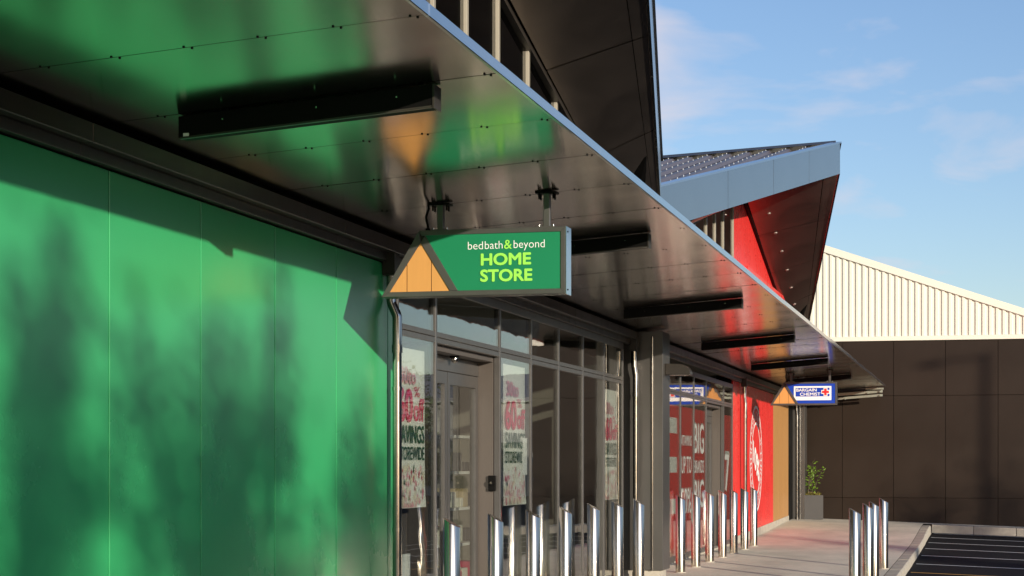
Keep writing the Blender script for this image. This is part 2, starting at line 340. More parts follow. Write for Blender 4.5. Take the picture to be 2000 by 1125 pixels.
# ---------------------------------------------------------------- gable visor roofs
def gable(T, Yp, Wd, ext=1.0, screws=True):
    XP, ZP, XN, ZN, FH = 1.88, 7.08, .40, 4.93, .57
    zw = lambda Y: 6.755-.21*abs(Y-Yp)
    for sgn in (1, -1):
        A0 = Vector((0, Yp, zw(Yp))); A1 = Vector((0, Yp+sgn*Wd, zw(Yp+Wd)))
        B0 = Vector((XP, Yp, ZP)); B1 = Vector((XN, Yp+sgn*Wd, ZN))
        if sgn == -1: A1 = A0.lerp(A1, ext); B1 = B0.lerp(B1, ext)
        pt = lambda t, u: (A0.lerp(A1, t)).lerp(B0.lerp(B1, t), u)
        up = Vector((0, 0, .03))
        ts = fr(0, 1, 4)
        for t0, t1 in zip(ts[:-1], ts[1:]):             # soffit sheets and edge band
            g = .0012
            # inner shadow gap of .06 m at the wall
            for nm, u0, u1 in (('soffit_sheet', .045, .845), ('soffit_edge_band', .853, 1.0)):
                mp = MB(); tt = fr(t0+g, t1-g, 6); uu = fr(u0, u1, 5)
                for dz in (0, .03):
                    vs = [pt(a, b)+Vector((0, 0, dz)) for a in tt for b in uu]
                    mp.add(vs, [(i*6+j, i*6+j+1, (i+1)*6+j+1, (i+1)*6+j) for i in range(6) for j in range(5)], True)
                mp.build(nm, 'soffit2', T)
        bk = MB()
        for t0, t1 in zip(ts[:-1], ts[1:]):
            q = [pt(t0, .02), pt(t0, .99), pt(t1, .99), pt(t1, .02)]
            bk.hexa([v+Vector((0, 0, .034)) for v in q], [v+Vector((0, 0, .07)) for v in q])
        bk.build('soffit_backing', 'black', T)
        if sgn == 1 and ext > 1:
            for t, u in ((.14, .24), (.26, .27), (.38, .31), (.51, .35), (.64, .38), (.77, .41)):
                c = pt(t, u); n = (pt(t, .5)-pt(t, .3)).cross(pt(t+.1, .4)-pt(t, .4)).normalized()
                if n.z > 0: n = -n
                MB().tube([c-n*.01, c+n*.012], [.042, .038], 14).build('downlight', 'lamp', T)
        # fascia pieces
        ft = (0, .22, .44, .68, 1.0) if sgn == -1 else fr(0, 1, 5)
        for t0, t1 in zip(ft[:-1], ft[1:]):
            a = B0.lerp(B1, t0+.0008); b = B0.lerp(B1, t1-.0008); o = Vector((.03, 0, 0)); lo = Vector((0, 0, -.012)); hi = Vector((0, 0, FH))
            MB().hexa([a+lo, a+lo+o, b+lo+o, b+lo], [a+hi, a+hi+o, b+hi+o, b+hi]).build('fascia_sheet', 'fascia', T)
        # capping
        a = B0+Vector((-.10, 0, FH)); b = B1+Vector((-.10, 0, FH)); w = Vector((.16, 0, 0)); h = Vector((0, 0, .03))
        MB().hexa([a+h*.1, a+w+h*.1, b+w+h*.1, b+h*.1], [a+h, a+w+h, b+w+h, b+h]).build('fascia_capping', 'trim', T)
        # roof plane: ridge falls a little towards the back
        RB = Vector((-9, Yp, ZP+FH-.55)); P0 = B0+Vector((-.06, 0, FH-.07)); N0 = B1+Vector((-.06, 0, FH-.07))
        NB = Vector((-9, N0.y, N0.z+.07-.55))
        th = Vector((0, 0, -.05))
        MB().hexa([P0+th, N0+th, NB+th, RB+th], [P0, N0, NB, RB]).build('roof_sheet', 'roof', T)
        ridge = lambda x: P0.lerp(RB, (P0.x-x)/(P0.x+9))
        eave = lambda x: N0.lerp(NB, (N0.x-x)/(N0.x+9)) if x <= N0.x else P0.lerp(N0, (P0.x-x)/(P0.x-N0.x))
        sc = MB()
        x = P0.x-.15
        while x > -7.5:
            a = ridge(x); b = eave(x)
            if (b-a).length > .4:
                d = (b-a).normalized(); side = Vector((1, 0, 0)); up2 = Vector((0, 0, 1)); a2 = a+d*.22
                pr = lambda p: [p-side*.09+up2*.002, p+side*.09+up2*.002, p+side*.05+up2*.05, p-side*.05+up2*.05]
                A = pr(a2); B = pr(b)
                MB().hexa(A, B).build('roof_rib', 'roof', T)
                if screws and sgn == -1 and x > -4:
                    L = (b-a).length; s = .5
                    while s < L:
                        c = a+d*s+up2*.062; r = .012
                        sc.add([c+Vector((r,0,0)), c+Vector((0,r,0)), c+Vector((-r,0,0)), c+Vector((0,-r,0)), c+Vector((0,0,.02)), c+Vector((0,0,-.012))],
                               [(0,1,4),(1,2,4),(2,3,4),(3,0,4),(1,0,5),(2,1,5),(3,2,5),(0,3,5)]); s += .62
            x -= .375
        if sc.v: tag(sc.build('roof_screws', 'screw', T), kind='stuff')
    # ridge capping
    a = Vector((XP-.05, Yp, ZP+FH)); b = Vector((-9, Yp, ZP+FH-.55))
    MB().hexa([a+Vector((0,-.24,-.03)), a+Vector((0,.24,-.03)), b+Vector((0,.24,0)), b+Vector((0,-.24,0))],
              [a+Vector((0,-.03,.05)), a+Vector((0,.03,.05)), b+Vector((0,.03,.10)), b+Vector((0,-.03,.10))]).build('ridge_capping', 'bronze', T)
    return zw

def shopfront(T, ymull, doors, zt0, zt1, ztop, xg=-.013):
    """glazed screen: mullions at ymull, transom zt0..zt1; bays listed in doors have no lower pane"""
    y0, y1 = ymull[0], ymull[-1]
    F = box('shopfront_frame', 'frame', T, -.06, .0, y0-.03, y1+.03, ztop, ztop+.08, .003)
    for i, y in enumerate(ymull):
        box('mullion', 'frame', F, -.058, .003, y-.026, y+.026, .03, ztop-.002, .004)
    for i in range(len(ymull)-1):
        a, b = ymull[i]+.030, ymull[i+1]-.030
        box('transom', 'frame', F, -.06, .0, a, b, (zt0+zt1)/2+.004, zt1, .003)
        box('transom', 'frame', F, -.06, .0, a, b, zt0, (zt0+zt1)/2-.001, .003)
        box('glass_pane', 'glass', F, xg-.005, xg+.005, a-.01, b+.01, zt1-.008, ztop+.004)
        if i not in doors:
            box('sill', 'frame', F, -.06, .0, a, b, .03, .11, .003)
            box('glass_pane', 'glass', F, xg-.005, xg+.005, a-.01, b+.01, .105, zt0+.006)
    return F

def door_set(T, y0, y1, zh, xd=-.24):
    """recessed pair of sliding leaves between y0 and y1, head at zh"""
    box('door_reveal', 'jamb', T, xd-.06, -.064, y1-.026, y1+.02, .02, zh, .002)
    box('door_reveal', 'jamb', T, xd-.06, -.064, y0-.02, y0+.026, .02, zh, .002)
    box('door_head', 'jamb', T, xd-.12, -.064, y0+.03, y1-.03, zh-.05, zh, .002)
    box('door_track', 'frame', T, xd-.05, xd+.03, y0+.028, y1-.028, zh-.19, zh-.052, .004)
    ym = (y0+y1)/2
    for a, b in ((y0+.03, ym-.008), (ym+.008, y1-.03)):
        zb, zt = .03, zh-.195; w = .085
        f = MB(); x0, x1 = xd-.025, xd+.025
        f.box(x0, x1, a, a+w, zb, zt).box(x0, x1, b-w, b, zb, zt).box(x0, x1, a+w, b-w, zt-.11, zt).box(x0, x1, a+w, b-w, zb, zb+.12)
        L = f.build('door_leaf', 'frame', T)
        box('glass_pane', 'glass', L, xd-.006, xd+.006, a+w-.01, b-w+.01, zb+.11, zt-.10)

def downpipe(T, y, ztop, zbot, x_in=.055, x_out=.10, r=.036):
    mb = MB().tube([(x_in, y-.012, ztop), (x_in, y-.012, ztop-.22), (x_in+.005, y-.01, ztop-.24), (x_out-.005, y-.002, ztop-.32), (x_out, y, ztop-.34), (x_out, y, ztop-.6)], r*1.05, 14)
    P = mb.build('downpipe', 'chrome', T)
    MB().tube([(x_out, y, ztop-.595), (x_out, y, zbot+.02)], r, 16).build('pipe_shaft', 'chrome', P)
    MB().tube([(x_out, y, ztop-.62), (x_out, y, ztop-.56)], r*1.18, 16).build('pipe_collar', 'chrome', P)
    MB().tube([(x_out, y, zbot), (x_out, y, zbot+.10)], r*1.25, 16).build('pipe_shoe', 'chrome', P)
    for z in (1.0, 2.1):
        MB().tube([(x_out, y, z-.015), (x_out, y, z+.015)], r*1.12, 16).build('pipe_bracket', 'chrome', P)
    box('rain_outlet', 'bronze', P, x_in-.05, x_in+.055, y-.09, y+.03, ztop-.02, ztop+.16, .004)
    return P

def bulkhead(T, y0, y1):
    n = max(1, round((y1-y0)/3.8)); e = fr(y0, y1, n)
    for a, b in zip(e[:-1], e[1:]):
        box('bulkhead_trim', 'bronze', T, -.02, .12, a+.002, b-.002, 3.155, 3.255, .003)
        box('bulkhead_flashing', 'bronze', T, -.02, .05, a+.002, b-.002, 3.09, 3.153, .002)
        box('bulkhead_gap', 'black', T, -.15, .04, a, b, 3.257, 3.29)

# ---------------------------------------------------------------- home store
home = empty('home_store', (0, 12, 0), 'dark shop building with glossy green wall panels and tall glazed entrance', 'shop')
PG = [9.365+1.2315*k for k in range(-10, 5)]
box('wall_core', 'black', home, -.32, -.031, PG[0]-.02, 14.43, -.05, 3.27)
for a, b in zip(PG[:-1], PG[1:]):
    box('green_panel', 'green', home, -.03, 0, a+.007, b-.007, .10, 3.08, .003)
box('green_panel', 'green', home, -.03, 0, PG[-1]+.005, 14.47, .10, 3.08, .004)
box('plinth', 'kerb', home, -.10, -.012, PG[0], 14.43, -.06, .095)
bulkhead(home, -3, 24.85)
HM = [14.56, 15.66, 17.90, 19.22, 20.55, 21.87, 23.15, 24.43]
HF = shopfront(home, HM, (1,), 2.55, 2.645, 3.01)
box('sill_upstand', 'kerb', home, -.14, -.012, 17.9, 24.9, -.06, .028)
door_set(home, 15.66, 17.90, 2.548)
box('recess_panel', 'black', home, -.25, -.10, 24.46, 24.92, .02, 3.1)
downpipe(home, 14.22, 3.0, 0)
downpipe(home, 24.80, 3.02, -.01, x_in=.08)
box('column', 'column', home, -.1, .44, 24.95, 25.52, .10, 3.27, .006)
box('column_base', 'kerb', home, -.1, .40, 24.98, 25.49, -.06, .098)
MB().tube([(.30, 24.935, .1), (.30, 24.935, 3.2)], .014, 10).build('conduit', 'chrome', home)
# upper storey with clerestory glazing under the gable
YH = 14.6; WH = 10.25
zwh = gable(home, YH, WH)
def mull_up(T, y, ztop, fr_m='mullion'):
    return box('clerestory_mullion', fr_m, T, -.065, .0, y-.03, y+.03, 3.4, ztop-.02, .004)
ym = [15.62-1.21*k for k in range(5, -1, -1)]+[16.70, 17.87, 19.13, 20.47, 21.9]
CW = box('clerestory_sill', 'bronze', home, -.3, .03, YH-8.6, YH+9.6, 3.36, 3.45)
for y in ym: mull_up(CW, y, zwh(y))
def slope_pane(T, y0, y1, zf, x, m='darkglass', nm='clerestory_pane', z0=3.45, dz=.05, t=.012):
    ysx = sorted(set([y0, y1]+([YH] if y0 < YH < y1 else [])))
    poly = [(x, y0, z0), (x, y1, z0)]+[(x, y, zf(y)-dz) for y in reversed(ysx)]
    return MB().prism(poly, (-t, 0, 0)).build(nm, m, T)
for a, b in zip(ym[:-1], ym[1:]): slope_pane(CW, a+.036, b-.036, zwh, -.032)
slope_pane(home, YH-9.8, ym[0]-.04, zwh, -.01, 'bronze', 'upper_wall_panel')
slope_pane(home, ym[-1]+.04, YH+10.2, zwh, -.01, 'bronze', 'upper_wall_panel', dz=.04)
for sg in (-1, 1):                                     # head member following the slope
    a = Vector((-.14, YH, zwh(YH)-.04)); b = Vector((-.14, YH+sg*10, zwh(YH+10)-.04)); w = Vector((.17, 0, 0)); h = Vector((0, 0, .07))
    MB().hexa([a, a+w, b+w, b], [a+h, a+w+h, b+w+h, b+h]).build('clerestory_head', 'bronze', CW)
# interior shell
box('store_floor', 'floor_in', home, -9, -.15, 14.2, 25.2, -.06, .0)
box('store_back_wall', 'wall_in', home, -9.2, -9, 14.2, 25.4, 0, 6)
box('store_side_wall', 'wall_in', home, -9, -.33, 14.1, 14.2, 0, 6)
box('store_side_wall', 'wall_in', home, -9, -.1, 25.3, 25.4, 0, 6)
box('store_ceiling', 'ceil', home, -9, -.12, 14.2, 25.3, 3.18, 3.24)
box('side_parapet', 'bronze', home, -9, -.3, 4.3, 4.5, 3.3, 5)

# ---------------------------------------------------------------- chemist
chem = empty('chemist_store', (0, 37, 0), 'shop with red panelled wall, red window film and a pointed gable visor', 'shop')
YC = 36.9; WC = 10.2
zwc = gable(chem, YC, WC, 1.13)
bulkhead(chem, 25.55, 48.2)
CM = [26.0, 27.7, 29.37, 30.787, 32.218, 34.48, 35.731]
CF = shopfront(chem, CM, (4,), 2.565, 2.645, 2.93)
door_set(chem, 32.218, 34.48, 2.56)
for i in (0, 1, 2, 3, 5):
    box('window_film', 'redfilm', chem, -.027, -.023, CM[i]+.03, CM[i+1]-.03, .11, 2.41)
box('sill_upstand', 'kerb', chem, -.14, -.012, 25.6, 36.0, -.06, .028)
# red panels, timber-look panel
RP = [35.80, 36.95, 38.2, 39.75, 41.3, 42.93]
for a, b in zip(RP[:-1], RP[1:]): box('red_panel', 'red', chem, -.03, 0, a+.003, b-.003, .13, 3.08, .003)
TP = [42.93, 44.1, 45.25, 46.42]
for a, b in zip(TP[:-1], TP[1:]): box('timber_look_panel', 'tan', chem, -.03, .0, a+.003, b-.003, .13+rise(a), 3.08, .003)
box('wall_core', 'black', chem, -.32, -.031, 35.79, 48.6, -.05, 3.27)
MB().hexa([(-.1,35.8,-.05),(.012,35.8,-.05),(.012,46.42,-.05),(-.1,46.42,-.05)], [(-.1,35.8,.127),(.012,35.8,.127),(.012,46.42,.127+rise(46)),(-.1,46.42,.127+rise(46))]).build('plinth', 'kerb', chem)
downpipe(chem, 36.85, 3.02, .0, x_in=.085)
downpipe(chem, 47.25, 3.05, .10, x_in=.115, x_out=.13)
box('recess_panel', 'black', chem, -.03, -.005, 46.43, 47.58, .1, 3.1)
box('column', 'column', chem, -.1, .29, 47.6, 48.2, .09, 3.27, .006)
MB().tube([(.17, 47.585, .1), (.17, 47.585, 3.2)], .02, 10).build('conduit', 'chrome', chem)
# upper storey
yc = [26.9, 28.2, 29.55, 30.902, 32.281, 33.379, 34.48, 35.883]
CC = box('clerestory_sill', 'bronze', chem, -.3, .03, YC-8.5, 36.0, 3.36, 3.45)
for y in yc: mull_up(CC, y, zwc(y))
for a, b in zip(yc[:-1], yc[1:]): slope_pane(CC, a+.036, b-.036, zwc, -.026)
for a, b in ((35.92, 37.25), (37.25, 39.2), (39.2, 41.1), (41.1, 43.2), (43.2, 45.6)):
    YH_keep = YH; YH = YC
    slope_pane(chem, a+.004, b-.004, zwc, .0, 'red', 'upper_red_panel', dz=.02, t=.03); YH = YH_keep
slope_pane(chem, 45.6, 47.0, zwc, .0, 'bronze', 'upper_wall_panel', dz=.02, t=.03)
slope_pane(chem, YC-9.8, 26.86, zwc, -.01, 'bronze', 'upper_wall_panel')
box('red_ledge', 'red', chem, .003, .14, 37.0, 44.8, 3.5, 5.36, .004)
for sg in (-1, 1):
    a = Vector((-.14, YC, zwc(YC)-.03)); b = Vector((-.14, YC+sg*9.8, zwc(YC+9.8)-.03)); w = Vector((.20, 0, 0)); h = Vector((0, 0, .07))
    MB().hexa([a, a+w, b+w, b], [a+h, a+w+h, b+w+h, b+h]).build('clerestory_head', 'black', CC)
box('store_floor', 'floor_in', chem, -9, -.15, 25.5, 36.2, -.06, .0)
box('store_back_wall', 'wall_in', chem, -9.2, -9, 25.45, 48.6, 0, 6)
box('store_side_wall', 'wall_in', chem, -9, -.33, 36.2, 36.3, 0, 3.2)
box('store_ceiling', 'ceil', chem, -9, -.12, 25.5, 36.2, 3.18, 3.24)

# window lettering of the chemist (flat print on the film)
Yv = (0, 1, 0); Zv = (0, 0, 1); XF = -.0225
def film(txt, y, z, w, h, weight=.012, m='white'): return text_part('window_lettering', txt, m, chem, (XF, y, z), Yv, Zv, w, h, weight)
for z0, z1, y0 in ((1.98, 2.22, 27.9), (1.38, 1.62, 27.9), (.75, .98, 27.9)):
    box('window_lettering', 'white', chem, XF, XF+.003, y0, y0+1.22, z0, z1)
box('window_lettering', 'white', chem, XF, XF+.003, 27.78, 28.05, .75, 2.22)
film('VITAMINS', 29.5, 1.80, 1.12, .17); film('UP TO', 29.55, 1.36, 1.05, .28, .012); film('50%', 29.5, .72, 1.12, .42, .016)
film('BIG', 30.9, 1.68, 1.15, .52, .022); film('BRANDS', 30.92, 1.36, 1.12, .22, .012); film('BIG', 30.9, .78, 1.15, .48, .022)
text_part('window_lettering', '7', 'white', chem, (XF, 34.75, 1.0), Yv, Zv, .7, .75, .04)
# round seal on the red wall
def ring(r0, r1, name, cy, cz, x=.0035, n=64):
    vs = []; mb = MB()
    for k in range(n):
        a = 2*math.pi*k/n
        vs += [(x, cy+r0*math.cos(a), cz+r0*math.sin(a)), (x, cy+r1*math.cos(a), cz+r1*math.sin(a))]
    mb.add(vs, [(2*k, 2*k+1, (2*k+3) % (2*n), (2*k+2) % (2*n)) for k in range(n)])
    return mb.build(name, 'white', chem)
SC, SZc = 39.55, 1.61
ring(1.05, 1.11, 'seal_ring', SC, SZc); ring(.72, .77, 'seal_ring', SC, SZc)
mb = MB(); a = 0
while a < 2*math.pi-.06:
    w = R.uniform(.05, .10); rr = .91
    if R.random() > .12:
        d = Vector((0, math.cos(a), math.sin(a))); tq = Vector((0, -math.sin(a), math.cos(a))); c = Vector((.0035, SC, SZc))+d*rr
        k = R.random(); hh = .085; bw = w*.42
        mb.add([c+d*hh-tq*bw, c+d*hh-tq*(bw-.028), c-d*hh-tq*(bw-.028), c-d*hh-tq*bw], [(0,1,2,3)])
        mb.add([c+d*hh+tq*bw*.6, c+d*(hh-.035)+tq*bw*.6, c+d*(hh-.035)-tq*(bw-.029), c+d*hh-tq*(bw-.029)], [(0,1,2,3)])
        if k > .4: mb.add([c-d*hh+tq*bw*.6, c-d*(hh-.035)+tq*bw*.6, c-d*(hh-.035)-tq*(bw-.029), c-d*hh-tq*(bw-.029)], [(0,1,2,3)])
    a += w*1.35+.02
tag(mb.build('seal_lettering', 'white', chem), kind='stuff')
text_part('seal_number', '10%', 'white', chem, (.001, SC-.62, SZc-.05), (0, .93, -.37), (0, .37*.4, .93), 1.25, .50, .04)

# ---------------------------------------------------------------- warehouse behind
wh = empty('warehouse', (3, 50, 0), 'brown panelled warehouse with cream ribbed cladding gable at the far end', 'warehouse')
YW = 48.75
XJ = [1.126-1.272*k for k in (3, 2, 1)]+[1.126+1.272*k for k in range(0, 5)]+[6.95]
bz = lambda X: path_z(max(X, 0), 48.7)-.03
for a, b in zip(XJ[:-1], XJ[1:]):
    g = .0045
    for z0, z1, top in ((None, .66, 0), (.66, 3.225, 0), (3.225, 4.60, 1)):
        za = bz(a) if z0 is None else z0+.003; zb = bz(b) if z0 is None else z0+.003
        o = R.uniform(-.002, .002)
        MB().hexa([(a+g,YW+o,za),(b-g,YW+o,zb),(b-g,YW+.05,zb),(a+g,YW+.05,za)], [(a+g,YW+o,z1-.003),(b-g,YW+o,z1-.003),(b-g,YW+.05,z1-.003),(a+g,YW+.05,z1-.003)]).build('wall_panel', 'brown', wh, .004)
box('wall_core', 'brown', wh, -3, 6.94, YW+.051, YW+.3, -.3, 4.9)
top = lambda X: 7.039-.3485*(X-.678)
AP = -1.6
gl = [(-3, YW+.02, 4.63), (6.94, YW+.02, 4.63), (6.94, YW+.02, top(6.94)), (AP, YW+.02, top(AP)), (-3, YW+.02, top(AP)-.5)]
MB().prism(gl, (0, .25, 0)).build('gable_sheet', 'cladding', wh)
x = -2.9
while x < 6.9:
    zt = (top(x) if x > AP else top(AP)-.35*(AP-x))-.17
    w0, w1, d = .05, .03, .032
    if zt > 4.75:
        A = [(x-w0,YW+.019,4.72),(x+w0,YW+.019,4.72),(x+w1,YW+.019-d,4.72),(x-w1,YW+.019-d,4.72)]
        B = [(p[0], p[1], zt+(.3485*(x-p[0]))) for p in A]
        MB().hexa(A, B).build('cladding_rib', 'cladding', wh)
    x += .163
a = Vector((AP, YW-.045, top(AP)-.17)); b = Vector((6.98, YW-.045, top(6.98)-.17)); w = Vector((0, .3, 0)); h = Vector((0, 0, .19))
MB().hexa([a, b, b+w, a+w], [a+h, b+h, b+w+h, a+w+h]).build('barge_flashing', 'cladding', wh, .004)
box('base_flashing', 'cladding', wh, -3, 6.98, YW-.055, YW+.3, 4.605, 4.715, .004)
MB().hexa([(AP,YW+.3,top(AP)-.05),(6.98,YW+.3,top(6.98)-.05),(6.98,YW+22,top(6.98)-.05),(AP,YW+22,top(AP)-.05)],
          [(AP,YW+.3,top(AP)),(6.98,YW+.3,top(6.98)),(6.98,YW+22,top(6.98)),(AP,YW+22,top(AP))]).build('roof', 'cladding', wh)
box('side_wall', 'brown', wh, 6.7, 6.94, YW+.31, YW+22, -.3, 4.7)

# ---------------------------------------------------------------- hanging signs
def sign(Y, label, kind):
    T = empty('hanging_sign', (1.1, Y, 2.92), label, 'sign', None)
    tip = (.425, 2.686); tl = (.70, 3.146); tr = (1.75, 3.146); br = (1.75, 2.686); D = .155
    P = lambda q, y=Y: Vector((q[0], y, q[1]))
    f = .034
    MB().prism([P(tip, Y+.012), P(br, Y+.012), P(tr, Y+.012), P(tl, Y+.012)], (0, D-.012, 0)).build('casing', 'bronze', T)
    def bar(a, b, c, d): MB().prism([P(a, Y-.006), P(b, Y-.006), P(c, Y-.006), P(d, Y-.006)], (0, .025, 0)).build('frame_bar', 'frame', T, .002)
    ti = (tip[0]+.062, tip[1]+f); bi = (br[0]-f, br[1]+f); tri = (tr[0]-f, tr[1]-f)
    bar(tip, br, bi, ti)                                # bottom
    bar(br, tr, tri, bi)                                # right
    ax = .70+.018; az = tl[1]-f
    bar(tl, (ax+.028, az), tri, tr) if False else bar((tl[0]+.001, tl[1]), (ax, az), tri, tr)
    ap = (.725, 3.06)                                   # apex of the timber triangle
    bar(tip, ti, (ap[0]-.013, ap[1]), (tl[0]+.0, tl[1]-.002))
    rb = (.925, tip[1]+f+.001)                          # foot of the triangle, right
    bar((ap[0]-.012, ap[1]+.001), rb, (rb[0]+.058, rb[1]), (ax+.028, az-.001))
    # timber boards, cut to the triangle
    L0, L1 = ti, rb
    lz = lambda x: ti[1]+(x-ti[0])*(ap[1]-ti[1])/(ap[0]-.012-ti[0]) if x < ap[0]-.012 else rb[1]+(rb[0]-x)*(ap[1]-rb[1])/(rb[0]-ap[0]+.012)
    cuts = [ti[0], .612, .790, rb[0]]
    for a, b in zip(cuts[:-1], cuts[1:]):
        a2, b2 = a+(.003 if a > ti[0] else 0), b-(.003 if b < rb[0] else 0)
        poly = [P((a2, ti[1]), Y+.002), P((b2, ti[1]), Y+.002)]
        if lz(b2) > ti[1]+.002: poly.append(P((b2, lz(b2)), Y+.002))
        if a2 < ap[0]-.012 < b2: poly.append(P((ap[0]-.012, ap[1]), Y+.002))
        if lz(a2) > ti[1]+.002: poly.append(P((a2, lz(a2)), Y+.002))
        MB().prism(poly, (0, .01, 0)).build('timber_board', 'tansign', T)
    face = [P((rb[0]+.058, rb[1]), Y+.001), P((bi[0], bi[1]), Y+.001), P((tri[0], tri[1]), Y+.001), P((ax+.028, az), Y+.001)]
    MB().prism(face, (0, .01, 0)).build('face_panel', 'signgreen' if kind == 'home' else 'blue', T)
    box('end_cap', 'trim', T, tr[0]+.001, tr[0]+.006, Y-.004, Y+D+.004, br[1]-.004, tr[1]+.002)
    for z in (2.715, 2.725+.39):
        MB().tube([(tr[0]+.005, Y+.05, z), (tr[0]+.010, Y+.05, z)], .006, 6).build('screw', 'black', T)
    Xr = (1, 0, 0); yf = Y+.0005
    if kind == 'home':
        t = lambda s, m, x, z, w, h, wt=0.: text_part('lettering', s, m, T, (x, yf, z), Xr, Zv, w, h, wt)
        t('bed', 'white', 1.056, 3.004, .108, .054, -.008); t('bath', 'white', 1.178, 3.0045, .127, .054, -.008); t('&', 'lime', 1.315, 3.001, .056, .063, .008)
        t('beyond', 'white', 1.384, 2.988, .220, .072, -.008)
        t('HOME', 'lime', 1.148, 2.889, .360, .086, .034)
        t('STORE', 'lime', 1.144, 2.776, .373, .087, .034)
    else:
        B = lambda nm, m, x0, x1, z0, z1, y: box(nm, m, T, x0, x1, y, y+.002, z0, z1)
        B('white_board', 'white', .90, 1.64, 2.782, 3.062, Y-.002)
        B('blue_band', 'blue', .935, 1.605, 2.857, 3.030, Y-.005)
        t = lambda s, x, z, w, h: text_part('lettering', s, 'white', T, (x, Y-.0055, z), Xr, Zv, w, h, .016)
        t('BARGAIN', .950, 2.955, .40, .062); t('CHEMIST', 1.02, 2.872, .405, .062)
        cx, cz = 1.525, 2.945
        def cross(nm, m, L, w, y):
            q = [(-w,-L),(w,-L),(w,-w),(L,-w),(L,w),(w,w),(w,L),(-w,L),(-w,w),(-L,w),(-L,-w),(-w,-w)]
            MB().prism([(cx+a, y, cz+b) for a, b in q], (0, .002, 0)).build(nm, m, T)
        cross('cross_outline', 'white', .082, .038, Y-.008); cross('cross', 'crossred', .068, .024, Y-.011)
    # two hangers up to the soffit
    for hx in (.838, 1.603):
        zt = SZ(hx)-.004
        H = box('hanger_post', 'frame', T, hx-.022, hx+.022, Y+.055, Y+.1, 3.155, zt, .003)
        box('foot_plate', 'frame', H, hx-.06, hx+.06, Y+.03, Y+.125, 3.1465, 3.155)
        box('head_plate', 'black', H, hx-.075, hx+.075, Y+.03, Y+.125, zt-.012, zt)
        for s in (-.05, .05):
            MB().tube([(hx+s, Y+.05, 3.15), (hx+s, Y+.05, 3.168)], .009, 6).build('bolt', 'chrome', H)
            for yy in (.05, .105): MB().tube([(hx+s, Y+yy, zt-.05), (hx+s, Y+yy, zt-.01)], .008, 6).build('stud', 'black', H)
    MB().tube([(.742, Y+.08, 3.15), (.742, Y+.08, 3.19), (.728, Y+.08, 3.25), (.75, Y+.08, 3.31), (.745, Y+.08, SZ(.745))], .009, 8).build('power_cable', 'black', T)
    MB().tube([(.742, Y+.08, 3.146), (.742, Y+.08, 3.17)], .018, 8).build('cable_gland', 'black', T)
    return T
sign(12.8, 'green sign reading HOME STORE with timber triangle, hung under the near canopy', 'home')
sign(38.3, 'blue sign reading BARGAIN CHEMIST with red cross, hung under the far canopy', 'chemist')

# ---------------------------------------------------------------- bollards
def bollard_mesh():
    mb = MB(); n = 28; r = .069; ri = .064; H = 1.10
    cut = lambda x: H-.040-.58*x                       # high towards the shops (-x), low outwards
    o0 = [(r*math.cos(2*math.pi*k/n), r*math.sin(2*math.pi*k/n), 0) for k in range(n)]
    o1 = [(p[0], p[1], cut(p[0])-.004) for p in o0]
    o2 = [(p[0]*.96, p[1]*.96, cut(p[0]*.96)) for p in o0]
    i2 = [(p[0]*.93, p[1]*.93, cut(p[0]*.93)-.004) for p in o0]
    vs = o0+o1+o2+i2; fs = []
    mb.add(vs, [(k, (k+1) % n, n+(k+1) % n, n+k) for k in range(n)]+[(n+k, n+(k+1) % n, 2*n+(k+1) % n, 2*n+k) for k in range(n)], True)
    mb.add(o2, [tuple(range(n))])
    return mb
bsh = bollard_mesh(); bme, bc = bsh.mesh('tube', 'steel')
cme, cc = MB().tube([(0, 0, 0), (0, 0, .012)], [.082, .078], 24).mesh('base_collar', 'kerb')
def bollard(X, Y, label, group):
    T = empty('bollard', (X, Y, path_z(X, Y)), label, 'bollard', group); T.rotation_euler.z = R.uniform(-.05, .05)
    a = bpy.data.objects.new('tube', bme); b = bpy.data.objects.new('base_collar', cme)
    for o, c in ((a, bc), (b, cc)): C.objects.link(o); o.parent = T; o.location = c
    T.rotation_euler.x = R.uniform(-.004, .004)
ordn = ['first', 'second', 'third', 'fourth', 'fifth', 'sixth', 'seventh']
for i, y in enumerate((14.614, 16.032, 17.455, 18.89, 20.337, 21.752, 23.17)):
    bollard(.43, y, 'slant topped steel bollard by the green store glazing, %s from the left' % ordn[i], 'bollards before the home store')
for i, y in enumerate((26.529, 28.014, 29.495, 31.008, 32.47, 33.995, 35.417)):
    bollard(.43, y, 'slant topped steel bollard by the red chemist front, %s from the grey column' % ordn[i], 'bollards before the chemist')
for i, (x, y) in enumerate(((3.07, 22.95), (3.07, 25.65), (3.07, 27.15), (3.07, 29.9))):
    bollard(x, y, 'steel bollard at the car park kerb, %s from the left' % ordn[i], 'bollards along the kerb')

